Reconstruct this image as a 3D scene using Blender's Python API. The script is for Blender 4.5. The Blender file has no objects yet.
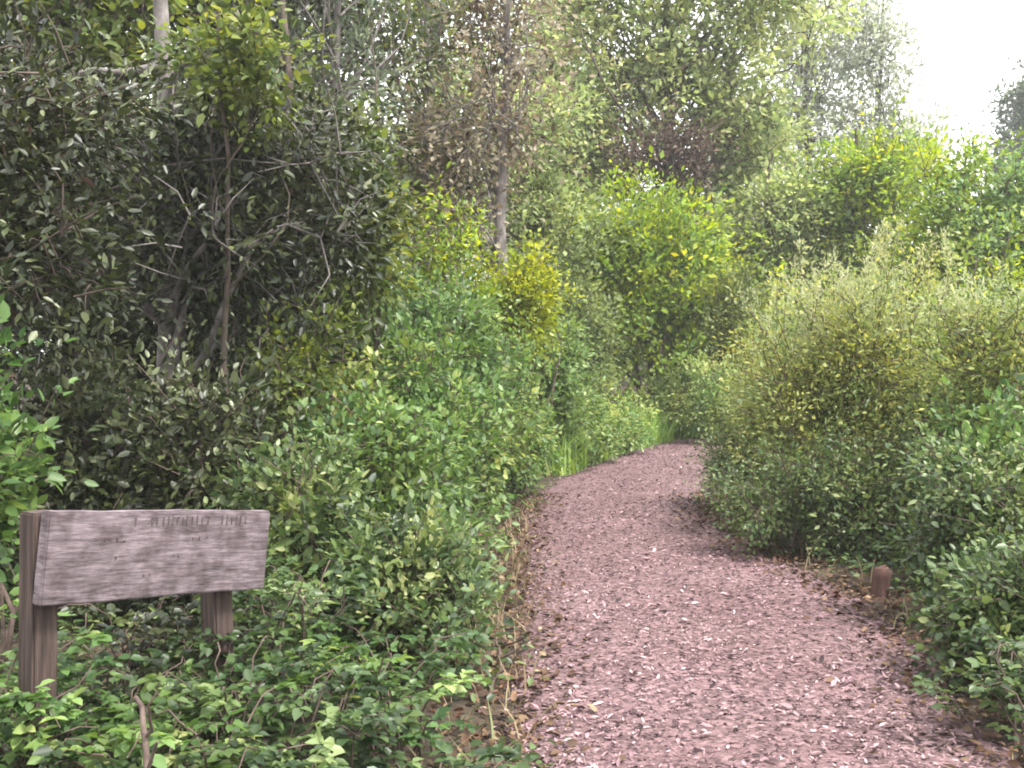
import bpy, math
import numpy as np

S = bpy.context.scene
COL = S.collection
R = math.radians

# ------------------------------------------------------------------ camera
F = 1098.0                                   # focal length in pixels of the 1024 px frame
cam_d = bpy.data.cameras.new('camera')
cam = bpy.data.objects.new('camera', cam_d)
COL.objects.link(cam)
cam_d.sensor_width = 36.0
cam_d.lens = 36.0 * F / 1024.0
cam_d.clip_start = 0.05
cam_d.clip_end = 2000.0
EYE = 1.6
cam.location = (0, 0, EYE)
cam.rotation_euler = (R(90 - 1.25), 0, 0)
S.camera = cam

# ------------------------------------------------------------------ sky, sun, exposure
w = bpy.data.worlds.new("World")
S.world = w
w.use_nodes = True
nt = w.node_tree
nt.nodes.clear()
SUN_EL, SUN_AZ = R(62), R(125)                # azimuth clockwise from +Y
sky = nt.nodes.new('ShaderNodeTexSky')
sky.sky_type = 'NISHITA'
sky.sun_disc = False
sky.sun_elevation = SUN_EL
sky.sun_rotation = SUN_AZ
sky.air_density = 1.0
sky.dust_density = 4.0
sky.ozone_density = 1.0
hs = nt.nodes.new('ShaderNodeHueSaturation')     # overcast: the blue washed out of the sky
hs.inputs['Saturation'].default_value = 0.12
mx = nt.nodes.new('ShaderNodeMixRGB')
mx.inputs['Fac'].default_value = 0.72
mx.inputs['Color2'].default_value = (11.0, 11.2, 11.4, 1)   # even white cloud cover
bg = nt.nodes.new('ShaderNodeBackground')
bg.inputs['Strength'].default_value = 0.10
wo = nt.nodes.new('ShaderNodeOutputWorld')
nt.links.new(sky.outputs[0], hs.inputs['Color'])
nt.links.new(hs.outputs[0], mx.inputs['Color1'])
nt.links.new(mx.outputs[0], bg.inputs[0])
nt.links.new(bg.outputs[0], wo.inputs[0])

sun_d = bpy.data.lights.new('sun', 'SUN')
sun_d.energy = 2.6
sun_d.angle = R(12)
sun_d.color = (1.0, 0.96, 0.9)
sun = bpy.data.objects.new('sun', sun_d)
COL.objects.link(sun)
sun.location = (10, 10, 30)
sun.rotation_euler = (R(90) - SUN_EL, 0, math.pi - SUN_AZ)

vs = S.view_settings
vs.view_transform = 'Standard'
vs.look = 'None'
vs.gamma = 1.0
vs.use_curve_mapping = False
vs.exposure = 1.8
S.cycles.max_bounces = 8
S.cycles.diffuse_bounces = 6
S.cycles.glossy_bounces = 2
S.cycles.transmission_bounces = 4
S.cycles.volume_bounces = 0
S.cycles.use_denoising = True
S.cycles.sample_clamp_indirect = 6.0
S.cycles.filter_width = 1.9

# ------------------------------------------------------------------ helpers
def X(px, d):
    return (px - 512.0) / F * d

def Z(py, d):
    return EYE + (360.0 - py) / F * d

def nrm(a):
    return a / np.maximum(np.linalg.norm(a, axis=-1, keepdims=True), 1e-9)

def make_mesh(name, verts, faces_list, attr=None, smooth=False):
    """faces_list: list of (n, k) integer arrays."""
    me = bpy.data.meshes.new(name)
    verts = np.asarray(verts, dtype=np.float32)
    me.vertices.add(len(verts))
    me.vertices.foreach_set('co', verts.ravel())
    loops = np.concatenate([f.ravel() for f in faces_list]).astype(np.int32)
    sizes = np.concatenate([np.full(len(f), f.shape[1]) for f in faces_list]).astype(np.int32)
    starts = np.concatenate([[0], np.cumsum(sizes)[:-1]]).astype(np.int32)
    me.loops.add(len(loops))
    me.loops.foreach_set('vertex_index', loops)
    me.polygons.add(len(sizes))
    me.polygons.foreach_set('loop_start', starts)
    me.polygons.foreach_set('loop_total', sizes)
    if smooth:
        me.polygons.foreach_set('use_smooth', np.ones(len(sizes), dtype=bool))
    me.update(calc_edges=True)
    if attr is not None:
        a = me.attributes.new('v', 'FLOAT', 'POINT')
        a.data.foreach_set('value', np.asarray(attr, dtype=np.float32))
    return me

def obj(name, me, mat=None, parent=None, loc=None):
    o = bpy.data.objects.new(name, me)
    COL.objects.link(o)
    if mat is not None:
        me.materials.append(mat)
    if parent is not None:
        o.parent = parent
    if loc is not None:
        o.location = loc
    return o

def tag(o, label=None, cat=None, group=None, kind=None):
    if label: o['label'] = label
    if cat: o['category'] = cat
    if group: o['group'] = group
    if kind: o['kind'] = kind
    return o

def empty(name, loc, rz=0.0):
    o = bpy.data.objects.new(name, None)
    o.empty_display_size = 0.2
    COL.objects.link(o)
    o.location = loc
    o.rotation_euler = (0, 0, rz)
    return o

# ------------------------------------------------------------------ materials
def nodes_of(name):
    m = bpy.data.materials.new(name)
    m.use_nodes = True
    t = m.node_tree
    t.nodes.clear()
    return m, t

def leaf_mat(name, cols, rough=0.5, trans=0.3, spec=0.45, drift=1.6, hue=(.488, .536)):
    """cols: list of (pos, rgb) read by the per-leaf attribute v."""
    m, t = nodes_of(name)
    at = t.nodes.new('ShaderNodeAttribute'); at.attribute_name = 'v'
    rp = t.nodes.new('ShaderNodeValToRGB')
    el = rp.color_ramp.elements
    el[0].position, el[0].color = cols[0][0], (*cols[0][1], 1)
    el[1].position, el[1].color = cols[-1][0], (*cols[-1][1], 1)
    for p, c in cols[1:-1]:
        e = el.new(p); e.color = (*c, 1)
    pr = t.nodes.new('ShaderNodeBsdfPrincipled')
    pr.inputs['Roughness'].default_value = rough
    pr.inputs['Specular IOR Level'].default_value = spec
    tr = t.nodes.new('ShaderNodeBsdfTranslucent')
    hsv = t.nodes.new('ShaderNodeHueSaturation')
    hsv.inputs['Hue'].default_value = 0.485
    hsv.inputs['Saturation'].default_value = 1.1
    hsv.inputs['Value'].default_value = 1.5
    mix = t.nodes.new('ShaderNodeMixShader'); mix.inputs[0].default_value = trans
    out = t.nodes.new('ShaderNodeOutputMaterial')
    L = t.links.new
    tc = t.nodes.new('ShaderNodeTexCoord')
    nz = t.nodes.new('ShaderNodeTexNoise'); nz.inputs['Scale'].default_value = drift; nz.inputs['Detail'].default_value = 3
    mh = t.nodes.new('ShaderNodeMapRange'); mh.inputs[1].default_value = .3; mh.inputs[2].default_value = .7
    mh.inputs[3].default_value = hue[0]; mh.inputs[4].default_value = hue[1]
    ms = t.nodes.new('ShaderNodeMapRange'); ms.inputs[1].default_value = .3; ms.inputs[2].default_value = .7
    ms.inputs[3].default_value = 1.2; ms.inputs[4].default_value = .98
    vary = t.nodes.new('ShaderNodeHueSaturation')
    L(tc.outputs['Object'], nz.inputs['Vector'])
    L(nz.outputs['Fac'], mh.inputs[0]); L(mh.outputs[0], vary.inputs['Hue'])
    L(nz.outputs['Fac'], ms.inputs[0]); L(ms.outputs[0], vary.inputs['Saturation'])
    L(at.outputs['Fac'], rp.inputs[0])
    L(rp.outputs[0], vary.inputs['Color'])
    L(vary.outputs[0], pr.inputs['Base Color'])
    L(vary.outputs[0], hsv.inputs['Color'])
    L(hsv.outputs[0], tr.inputs['Color'])
    L(pr.outputs[0], mix.inputs[1]); L(tr.outputs[0], mix.inputs[2])
    L(mix.outputs[0], out.inputs[0])
    return m

def noise_mat(name, c1, c2, scale=(8, 8, 8), rough=0.85, bump=0.3, detail=6, c3=None, bump_dist=0.01):
    m, t = nodes_of(name)
    tc = t.nodes.new('ShaderNodeTexCoord')
    mp = t.nodes.new('ShaderNodeMapping'); mp.inputs['Scale'].default_value = scale
    nz = t.nodes.new('ShaderNodeTexNoise'); nz.inputs['Scale'].default_value = 1.0
    nz.inputs['Detail'].default_value = detail; nz.inputs['Roughness'].default_value = 0.65
    rp = t.nodes.new('ShaderNodeValToRGB')
    el = rp.color_ramp.elements
    el[0].position, el[0].color = 0.32, (*c1, 1)
    el[1].position, el[1].color = 0.68, (*c2, 1)
    if c3:
        e = el.new(0.5); e.color = (*c3, 1)
    bp = t.nodes.new('ShaderNodeBump'); bp.inputs['Strength'].default_value = bump
    bp.inputs['Distance'].default_value = bump_dist
    pr = t.nodes.new('ShaderNodeBsdfPrincipled'); pr.inputs['Roughness'].default_value = rough
    pr.inputs['Specular IOR Level'].default_value = 0.25
    out = t.nodes.new('ShaderNodeOutputMaterial')
    L = t.links.new
    L(tc.outputs['Object'], mp.inputs[0]); L(mp.outputs[0], nz.inputs['Vector'])
    L(nz.outputs['Fac'], rp.inputs[0]); L(rp.outputs[0], pr.inputs['Base Color'])
    L(nz.outputs['Fac'], bp.inputs['Height']); L(bp.outputs[0], pr.inputs['Normal'])
    L(pr.outputs[0], out.inputs[0])
    return m

BROWN = (.11, .065, .035)
M = {}
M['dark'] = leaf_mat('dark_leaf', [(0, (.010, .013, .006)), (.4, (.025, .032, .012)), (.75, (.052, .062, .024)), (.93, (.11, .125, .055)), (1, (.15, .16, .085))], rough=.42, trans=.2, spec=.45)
M['bay'] = leaf_mat('bay_leaf', [(0, (0.014, 0.018, 0.008)), (.45, (0.034, 0.043, 0.018)), (.8, (0.072, 0.085, 0.041)), (.97, (0.170, 0.170, 0.102))], rough=.36, trans=.22, spec=.55)
M['moss'] = leaf_mat('olive_leaf', [(0, (.040, .055, .016)), (.5, (.095, .12, .034)), (.85, (.19, .215, .055)), (1, (.28, .28, .08))], rough=.5, trans=.4)
M['mid'] = leaf_mat('mid_leaf', [(0, (.024, .040, .016)), (.35, (.058, .088, .034)), (.7, (.125, .17, .066)), (.92, (.23, .27, .12)), (1, (.27, .29, .14))], rough=.42, trans=.36)
M['fresh'] = leaf_mat('fresh_leaf', [(0, (.045, .080, .026)), (.5, (.125, .19, .062)), (.85, (.22, .29, .105)), (1, (.33, .37, .15))], rough=.48, trans=.42)
M['yellow'] = leaf_mat('yellow_green_leaf', [(0, (0.082, 0.121, 0.026)), (.45, (0.194, 0.259, 0.049)), (.8, (0.341, 0.406, 0.082)), (1, (0.518, 0.486, 0.097))], rough=.5, trans=0.5)
M['gold'] = leaf_mat('gold_leaf', [(0, (.12, .15, .03)), (.5, (.27, .31, .05)), (1, (.44, .44, .09))], rough=.5, trans=.45)
M['light'] = leaf_mat('light_leaf', [(0, (.085, .108, .042)), (.5, (.225, .27, .11)), (.85, (.36, .40, .175)), (1, (.48, .48, .26))], rough=.5, trans=.5)
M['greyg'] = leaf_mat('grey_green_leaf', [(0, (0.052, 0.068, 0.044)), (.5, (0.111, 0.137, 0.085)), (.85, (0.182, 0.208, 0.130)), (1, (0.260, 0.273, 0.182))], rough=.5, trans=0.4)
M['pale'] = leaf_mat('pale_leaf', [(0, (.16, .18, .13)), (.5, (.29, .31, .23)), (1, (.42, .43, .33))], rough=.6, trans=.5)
M['olive'] = leaf_mat('coyote_leaf', [(0, (.055, .082, .028)), (.45, (.145, .185, .060)), (.8, (.25, .285, .095)), (1, (.38, .37, .13))], rough=.5, trans=.42)
M['plume'] = leaf_mat('seed_plume', [(0, (.24, .26, .13)), (.5, (.36, .37, .21)), (1, (.50, .48, .32))], rough=.7, trans=.35, spec=.2)
M['rust'] = leaf_mat('rust_leaf', [(0, (.06, .05, .03)), (.4, (.15, .125, .08)), (.7, (.25, .22, .15)), (1, (.36, .32, .24))], rough=.6, trans=.35, hue=(.48, .51))
M['deadfol'] = leaf_mat('dead_leaf', [(0, (.035, .024, .018)), (.5, (.075, .05, .038)), (1, (.13, .095, .07))], rough=.7, trans=.15, spec=.2, hue=(.48, .51))
M['grass'] = leaf_mat('grass_blade', [(0, (.08, .13, .035)), (.5, (.22, .32, .09)), (.85, (.34, .42, .15)), (1, (.40, .38, .19))], rough=.5, trans=.45)
M['drygrass'] = leaf_mat('dry_grass_blade', [(0, (0.105, 0.075, 0.038)), (.5, (0.195, 0.150, 0.083)), (.8, (0.270, 0.225, 0.135)), (1, (0.120, 0.150, 0.053))], rough=.6, trans=.25, hue=(.48, .51))
M['chips'] = leaf_mat('wood_chip', [(0, (.024, .015, .016)), (.3, (.092, .058, .062)), (.6, (.205, .135, .142)), (.85, (.32, .218, .224)), (1, (.40, .29, .29))], rough=.8, trans=0.0, spec=.2, drift=.9, hue=(.48, .51))
M['litter'] = leaf_mat('fallen_leaf', [(0, (0.028, 0.018, 0.012)), (.4, (0.080, 0.048, 0.030)), (.75, (0.160, 0.104, 0.064)), (1, (0.272, 0.208, 0.136))], rough=.7, trans=.08, spec=.25, hue=(.48, .51))
M['bark'] = noise_mat('brown_bark', (.035, .026, .02), (.11, .085, .068), (14, 14, 4), bump=.8)
M['palebark'] = noise_mat('pale_bark', (.08, .068, .062), (.25, .222, .21), (10, 10, 5), bump=.7, c3=(.15, .132, .125))
M['twig'] = noise_mat('twig_bark', (.045, .03, .025), (.13, .095, .078), (20, 20, 20), bump=.3)
M['stake'] = noise_mat('stake_wood', (.04, .021, .017), (.115, .062, .05), (40, 40, 6), bump=.8, bump_dist=.004)
M['post'] = noise_mat('post_wood', (.022, .015, .013), (.095, .064, .055), (46, 46, 3.0), bump=.9, bump_dist=.004, c3=(.052, .036, .031))
M['soil'] = noise_mat('soil', (.022, .017, .012), (.075, .055, .038), (5, 5, 5), bump=.8, bump_dist=.03)

# ------------------------------------------------------------------ terrain
PATH_Y = np.array([-12, -4, 0, 3, 4.3, 5.2, 6.1, 7.3, 8.4, 9.8, 11.7, 14.6, 17.6, 20.7])
PATH_L = np.array([-.1, -.08, -.04, -.02, .0, .02, .04, .05, .05, .06, .16, .66, 1.58, 2.82])
PATH_R = np.array([1.8, 1.82, 1.85, 1.86, 1.92, 2.08, 2.28, 2.38, 2.22, 2.02, 2.06, 2.54, 3.15, 3.95])
CEN = [((l + r) / 2, y) for l, r, y in zip(PATH_L, PATH_R, PATH_Y)]
CEN += [(4.9, 22.6), (7.2, 24.2), (10.5, 25.2), (16, 25.8), (26, 25.5)]
HALF = list((PATH_R - PATH_L) / 2) + [.9, .95, .95, .95, .95]
CEN = np.array(CEN); HALF = np.array(HALF)
# resample the centre line finely
seg = np.linalg.norm(np.diff(CEN, axis=0), axis=1)
cs = np.concatenate([[0], np.cumsum(seg)])
ss = np.arange(0, cs[-1], 0.12)
def smooth(a, k=9):
    p = np.pad(a, (k, k), mode='reflect', reflect_type='odd')
    return np.convolve(p, np.ones(2 * k + 1) / (2 * k + 1), 'valid')
CX = smooth(np.interp(ss, cs, CEN[:, 0])); CY = smooth(np.interp(ss, cs, CEN[:, 1])); CH = smooth(np.interp(ss, cs, HALF))
TAN = nrm(np.stack([np.gradient(CX), np.gradient(CY)], 1))
NOR = np.stack([TAN[:, 1], -TAN[:, 0]], 1)          # to the right of the walking direction

def path_info(x, y):
    x = np.atleast_1d(np.asarray(x, float)); y = np.atleast_1d(np.asarray(y, float))
    best = np.full(x.shape, 1e9); half = np.full(x.shape, 1.0)
    sub = slice(None, None, 2)
    for cx, cy, ch in zip(CX[sub], CY[sub], CH[sub]):
        d = np.hypot(x - cx, y - cy)
        m = d < best
        best[m] = d[m]; half[m] = ch
    return best, half

def wob(x, y):
    return (np.sin(x * 1.7 + y * .6) * .5 + np.sin(x * .7 - y * 1.3 + 1.1) * .5 + np.sin(x * 3.9 + y * 2.9) * .25)

def height(x, y):
    x = np.atleast_1d(np.asarray(x, float)); y = np.atleast_1d(np.asarray(y, float))
    d, hf = path_info(x, y)
    e = np.maximum(d - hf, 0)
    rise = np.clip(e - .1, 0, 30) * .045
    rise = np.minimum(rise, .9)
    far = np.clip((y - 28) / 40, 0, 1) * 1.2
    bump = wob(x, y) * .045 * np.clip(e / .8, 0, 1)
    lip = -.035 * (d < hf - .12)
    return rise + far + bump + lip

def hz(x, y):
    return float(height(x, y)[0])

# ground: one sheet, fine near the camera
gx = np.concatenate([np.arange(-300, -30, 30), np.arange(-30, -8, 1.5), np.arange(-8, 10, .2), np.arange(10, 34, 1.5), np.arange(34, 320, 30)])
gy = np.concatenate([np.arange(-120, -12, 18), np.arange(-12, 0, 1.2), np.arange(0, 26, .2), np.arange(26, 60, 1.5), np.arange(60, 600, 30)])
GX, GY = np.meshgrid(gx, gy)
GZ = height(GX.ravel(), GY.ravel())
gv = np.stack([GX.ravel(), GY.ravel(), GZ], 1)
nx, ny = len(gx), len(gy)
ii = (np.arange(ny - 1)[:, None] * nx + np.arange(nx - 1)[None, :]).ravel()
gf = np.stack([ii, ii + 1, ii + nx + 1, ii + nx], 1)
tag(obj('ground', make_mesh('ground', gv, [gf], smooth=True), M['soil']), kind='structure')

# path: crushed wood sheet
def path_material():
    m, t = nodes_of('wood_mulch')
    L = t.links.new
    tc = t.nodes.new('ShaderNodeTexCoord')
    vo = t.nodes.new('ShaderNodeTexVoronoi'); vo.inputs['Scale'].default_value = 38
    n1 = t.nodes.new('ShaderNodeTexNoise'); n1.inputs['Scale'].default_value = 60; n1.inputs['Detail'].default_value = 6
    n2 = t.nodes.new('ShaderNodeTexNoise'); n2.inputs['Scale'].default_value = 1.1; n2.inputs['Detail'].default_value = 4
    sep = t.nodes.new('ShaderNodeSeparateColor')
    rp = t.nodes.new('ShaderNodeValToRGB')
    el = rp.color_ramp.elements
    el[0].position, el[0].color = .12, (.050, .030, .031, 1)
    el[1].position, el[1].color = .9, (.26, .166, .172, 1)
    e = el.new(.5); e.color = (.135, .084, .088, 1)
    mix = t.nodes.new('ShaderNodeMath'); mix.operation = 'MULTIPLY_ADD'; mix.inputs[1].default_value = .55
    ad = t.nodes.new('ShaderNodeMath'); ad.operation = 'MULTIPLY'; ad.inputs[1].default_value = .5
    mul = t.nodes.new('ShaderNodeMixRGB'); mul.blend_type = 'MULTIPLY'; mul.inputs[0].default_value = .55
    r2 = t.nodes.new('ShaderNodeValToRGB')
    r2.color_ramp.elements[0].position = .35; r2.color_ramp.elements[0].color = (.62, .56, .54, 1)
    r2.color_ramp.elements[1].position = .65; r2.color_ramp.elements[1].color = (1, 1, 1, 1)
    bp = t.nodes.new('ShaderNodeBump'); bp.inputs['Strength'].default_value = .9; bp.inputs['Distance'].default_value = .02
    pr = t.nodes.new('ShaderNodeBsdfPrincipled'); pr.inputs['Roughness'].default_value = .85
    pr.inputs['Specular IOR Level'].default_value = .2
    out = t.nodes.new('ShaderNodeOutputMaterial')
    for n in (vo, n1, n2):
        L(tc.outputs['Object'], n.inputs['Vector'])
    L(vo.outputs['Color'], sep.inputs[0])
    L(n1.outputs['Fac'], ad.inputs[0])
    L(sep.outputs[0], mix.inputs[0]); L(ad.outputs[0], mix.inputs[2])
    L(mix.outputs[0], rp.inputs[0])
    L(n2.outputs['Fac'], r2.inputs[0])
    L(rp.outputs[0], mul.inputs[1]); L(r2.outputs[0], mul.inputs[2])
    L(mul.outputs[0], pr.inputs['Base Color'])
    L(mix.outputs[0], bp.inputs['Height']); L(bp.outputs[0], pr.inputs['Normal'])
    L(pr.outputs[0], out.inputs[0])
    return m
M['mulch'] = path_material()
npx = 25
tt = np.linspace(-1, 1, npx)
rg = np.random.default_rng(5)
ragL = smooth(rg.normal(0, .16, len(ss)), 3); ragR = smooth(rg.normal(0, .16, len(ss)), 3)
offs = np.where(tt[None, :] < 0, tt[None, :] * (CH + ragL)[:, None], tt[None, :] * (CH + ragR)[:, None])
PX = CX[:, None] + NOR[:, 0:1] * offs; PY = CY[:, None] + NOR[:, 1:2] * offs
edge = np.abs(tt)[None, :]
PZ = .006 + .018 * (1 - edge ** 4) + wob(PX * 3.1, PY * 2.7) * .008 * (1 - edge ** 6) - .03 * (edge > .999)
pv = np.stack([PX.ravel(), PY.ravel(), PZ.ravel()], 1)
n_s = len(ss)
ii = (np.arange(n_s - 1)[:, None] * npx + np.arange(npx - 1)[None, :]).ravel()
pf = np.stack([ii, ii + 1, ii + npx + 1, ii + npx], 1)
tag(obj('path', make_mesh('path', pv, [pf], smooth=True), M['mulch']), kind='structure')

# ------------------------------------------------------------------ vegetation kit
def leaves_mesh(name, pos, axis, up, length, width, v, fold=.25, shape='hex', droop=.0):
    """One mesh of many leaves. pos = stalk end, axis = leaf direction, up = rough leaf normal."""
    n = len(pos)
    axis = nrm(axis)
    side = nrm(np.cross(axis, up) + 1e-6)
    nor = nrm(np.cross(side, axis))
    L = np.broadcast_to(np.asarray(length, float), (n,))[:, None]
    W = np.broadcast_to(np.asarray(width, float), (n,))[:, None] * .5
    if shape == 'kite':
        vv = np.stack([pos, pos + axis * L * .45 + side * W + nor * W * fold, pos + axis * L - nor * L * droop,
                       pos + axis * L * .45 - side * W + nor * W * fold], 1)
        b = (np.arange(n) * 4)[:, None]
        f = [np.concatenate([b + [[0, 1, 2]], b + [[0, 2, 3]]])]
        k = 4
    else:
        vv = np.stack([pos,
                       pos + axis * L * .28 + side * W * .92 + nor * W * fold,
                       pos + axis * L * .66 + side * W * .78 + nor * (W * fold - L * droop * .4),
                       pos + axis * L - nor * L * droop,
                       pos + axis * L * .66 - side * W * .78 + nor * (W * fold - L * droop * .4),
                       pos + axis * L * .28 - side * W * .92 + nor * W * fold], 1)
        b = (np.arange(n) * 6)[:, None]
        f = [np.concatenate([b + [[0, 1, 2, 3]], b + [[0, 3, 4, 5]]])]
        k = 6
    return make_mesh(name, vv.reshape(-1, 3), f, attr=np.repeat(v, k))

def tube(pts, rad, sides=6):
    pts = np.asarray(pts, float); n = len(pts)
    t = nrm(np.gradient(pts, axis=0))
    a = np.array([1.0, 0, 0]) if abs(t[0][0]) < .8 else np.array([0, 1.0, 0])
    u = nrm(np.cross(t, a)); w_ = np.cross(t, u)
    ang = np.linspace(0, 2 * math.pi, sides, endpoint=False)
    ring = u[:, None, :] * np.cos(ang)[None, :, None] + w_[:, None, :] * np.sin(ang)[None, :, None]
    V = (pts[:, None, :] + ring * np.asarray(rad)[:, None, None]).reshape(-1, 3)
    i = (np.arange(n - 1)[:, None] * sides + np.arange(sides)[None, :]).ravel()
    j = (np.arange(n - 1)[:, None] * sides + (np.arange(sides)[None, :] + 1) % sides).ravel()
    return V, np.stack([i, j, j + sides, i + sides], 1)

class Wood:
    def __init__(s):
        s.v = []; s.q = []; s.n = 0
    def add(s, V, Fq):
        s.v.append(V); s.q.append(Fq + s.n); s.n += len(V)
    def tube(s, pts, rad, sides=6):
        s.add(*tube(pts, rad, sides))
    def twigs(s, A, B, r, rng, sag=.08):
        """many thin three-sided twigs in one go"""
        n = len(A)
        if n == 0: return
        d = B - A; ln = np.linalg.norm(d, axis=1, keepdims=True)
        mid = (A + B) / 2 + rng.normal(0, 1, (n, 3)) * ln * .07
        mid[:, 2] += ln[:, 0] * sag
        t = nrm(d)
        u = nrm(np.cross(t, np.array([.31, .77, .55]))); w_ = np.cross(t, u)
        out = []
        for P_, f in ((A, 1.0), (mid, .7), (B, .25)):
            for k in range(3):
                a = k * 2.094
                out.append(P_ + (u * math.cos(a) + w_ * math.sin(a)) * r * f)
        V = np.stack(out, 1).reshape(-1, 3)
        b = (np.arange(n) * 9)[:, None]
        q = []
        for lv in (0, 3):
            for k in range(3):
                q.append(b + [[lv + k, lv + (k + 1) % 3, lv + 3 + (k + 1) % 3, lv + 3 + k]])
        s.add(V, np.concatenate(q))
    def mesh(s, name):
        return make_mesh(name, np.concatenate(s.v), [np.concatenate(s.q)], smooth=True)

def in_ellipsoid(rng, n, bias=.5):
    d = nrm(rng.normal(0, 1, (n, 3)))
    return d * (rng.random((n, 1)) ** bias)

def foliage(rng, lobes, n_clump, per, twig, ll, lw, updir=.25, droop=.1, spread=.28, bias=.42, clumpvar=.22, hang=0.0, vmean=.45):
    """lobes: (n, 6) array cx cy cz rx ry rz.  Returns leaf arrays and clump anchors."""
    vol = (lobes[:, 3] * lobes[:, 4] * lobes[:, 5]) ** .67
    which = rng.choice(len(lobes), n_clump, p=vol / vol.sum())
    off = in_ellipsoid(rng, n_clump, bias)
    c = lobes[which, :3] + off * lobes[which, 3:]
    outd = nrm(off * lobes[which, 3:] + np.array([0, 0, .001]))
    cd = nrm(outd * .7 + rng.normal(0, .55, (n_clump, 3)) + np.array([0, 0, updir - hang]))
    cv = rng.normal(0, clumpvar, n_clump) + rng.normal(0, .13, len(lobes))[which]
    shoot = rng.random(n_clump) < .09
    idx = np.repeat(np.arange(n_clump), per)
    n = len(idx)
    tw = twig * (.6 + .8 * rng.random(n_clump)) * np.where(shoot, 1.9, 1.0)
    t = rng.random(n) ** .8
    jit = rng.normal(0, 1, (n, 3)) * spread * twig * (.35 + .65 * t[:, None])
    p = c[idx] + cd[idx] * (t * tw[idx])[:, None] + jit
    p[:, 2] -= hang * t * t * twig
    ax = nrm(cd[idx] * .55 + nrm(jit) * .75 + rng.normal(0, .3, (n, 3)) + np.array([0, 0, -droop]))
    up = nrm(np.array([0, 0, 1.0]) + rng.normal(0, .55, (n, 3)) + outd[idx] * .35)
    s = np.clip(np.exp(rng.normal(-.08, .3, n)), .4, 1.7)
    v = np.clip(vmean + cv[idx] + rng.normal(0, .16, n), 0, 1)
    return dict(pos=p, axis=ax, up=up, length=ll * s, width=lw * s, v=v), c, cd, tw, which

def branch_from(lobes, c, which):
    """each clump grows from the nearest clump closer to the heart of its lobe"""
    A = lobes[which, :3].copy()
    for k in range(len(lobes)):
        m = np.where(which == k)[0]
        if len(m) < 2: continue
        q = c[m]; d0 = np.linalg.norm((q - lobes[k, :3]) / lobes[k, 3:], axis=1)
        D = np.linalg.norm(q[:, None] - q[None], axis=2)
        D[d0[None, :] >= d0[:, None] - 1e-9] = 1e9
        j = D.argmin(1); ok = D[np.arange(len(m)), j] < np.linalg.norm(q - lobes[k, :3], axis=1)
        A[m[ok]] = q[j[ok]]
    return A

def env_lobes(rng, c, r, n, lr=.42, bias=.55):
    o = in_ellipsoid(rng, n, bias) * np.asarray(r) * (1 - lr * .55)
    k = lr * (.65 + .7 * rng.random((n, 1)))
    return np.concatenate([np.asarray(c) + o, np.asarray(r)[None, :] * k], 1)

SEED = [100]
import zlib
def nextrng(key='stake'):
    return np.random.default_rng(zlib.crc32(key.encode()))

def curve_pts(rng, a, b, n=6, bow=.1, lift=.0):
    a = np.asarray(a, float); b = np.asarray(b, float)
    t = np.linspace(0, 1, n)[:, None]
    ln = np.linalg.norm(b - a)
    k = rng.normal(0, bow, 3) * ln
    k2 = rng.normal(0, bow * .5, 3) * ln
    p = a + (b - a) * t + np.sin(t * math.pi) * k + np.sin(t * 2 * math.pi) * k2
    p[:, 2] += (np.sin(t * math.pi) * lift * ln)[:, 0]
    return p

def tree(label, x, y, top, r0, crown, leaf, bark='bark', per=26, clumps=600, twig=.45, ll=.09, lw=.045, lean=(0, 0),
         cat='tree', group=None, name='tree', shape='kite', n_lobes=9, dead=0, hang=.1, bias=.42, lr=.42, fork=None, vmean=.45, limb_r=.4, boughs=()):
    """crown: list of ellipsoids (dx, dy, z, rx, ry, rz) round the base."""
    rng = nextrng(label)
    z0 = hz(x, y) - .06
    root = empty(name, (x, y, z0))
    tag(root, label, cat, group)
    lobes = np.concatenate([env_lobes(rng, (c[0], c[1], c[2]), c[3:6], n_lobes, lr) for c in crown])
    wd = Wood()
    n = 12
    t = np.linspace(0, 1, n)
    wig = np.cumsum(rng.normal(0, .05, (n, 2)), axis=0) * (top / 6)
    wig -= wig[0]
    tp = np.stack([lean[0] * t + wig[:, 0] * t, lean[1] * t + wig[:, 1] * t, t * top], 1)
    tr = r0 * (1 - .8 * t) * (1 + .35 * np.exp(-t * 16))
    wd.tube(tp, tr, 10)
    for lb in lobes:
        zt = np.clip(lb[2] - .35 * abs(lb[2] - tp[0, 2]) * (.4 + .8 * rng.random()), .15 * top, .97 * top)
        k = zt / top
        a = np.array([np.interp(k, t, tp[:, i]) for i in range(3)])
        ra = np.interp(k, t, tr) * limb_r
        wd.tube(curve_pts(rng, a, lb[:3], 7, .09, .06), np.linspace(ra, ra * .25, 7), 5)
    for b0, b1, br in boughs:
        wd.tube(curve_pts(rng, b0, b1, 9, .07), np.linspace(br, br * .3, 9), 6)
    lf, c, cd, tw, which = foliage(rng, lobes, clumps, per, twig, ll, lw, hang=hang, bias=bias, vmean=vmean)
    A = branch_from(lobes, c, which)
    wd.twigs(A, c + cd * tw[:, None] * .8, r0 * .06 + .003, rng)
    obj('trunk', wd.mesh('trunk'), M[bark], root)
    obj('crown', leaves_mesh('crown', shape=shape, **lf), M[leaf], root)
    if dead:
        lb = lobes[rng.choice(len(lobes), dead)] * np.array([1, 1, 1, .8, .8, .8])
        lf2, c2, cd2, tw2, _ = foliage(rng, lb, dead * 14, 18, twig * 1.1, ll, lw * .7, hang=.5)
        obj('dead_foliage', leaves_mesh('dead_foliage', shape='kite', **lf2), M['deadfol'], root)
    return root

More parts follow.
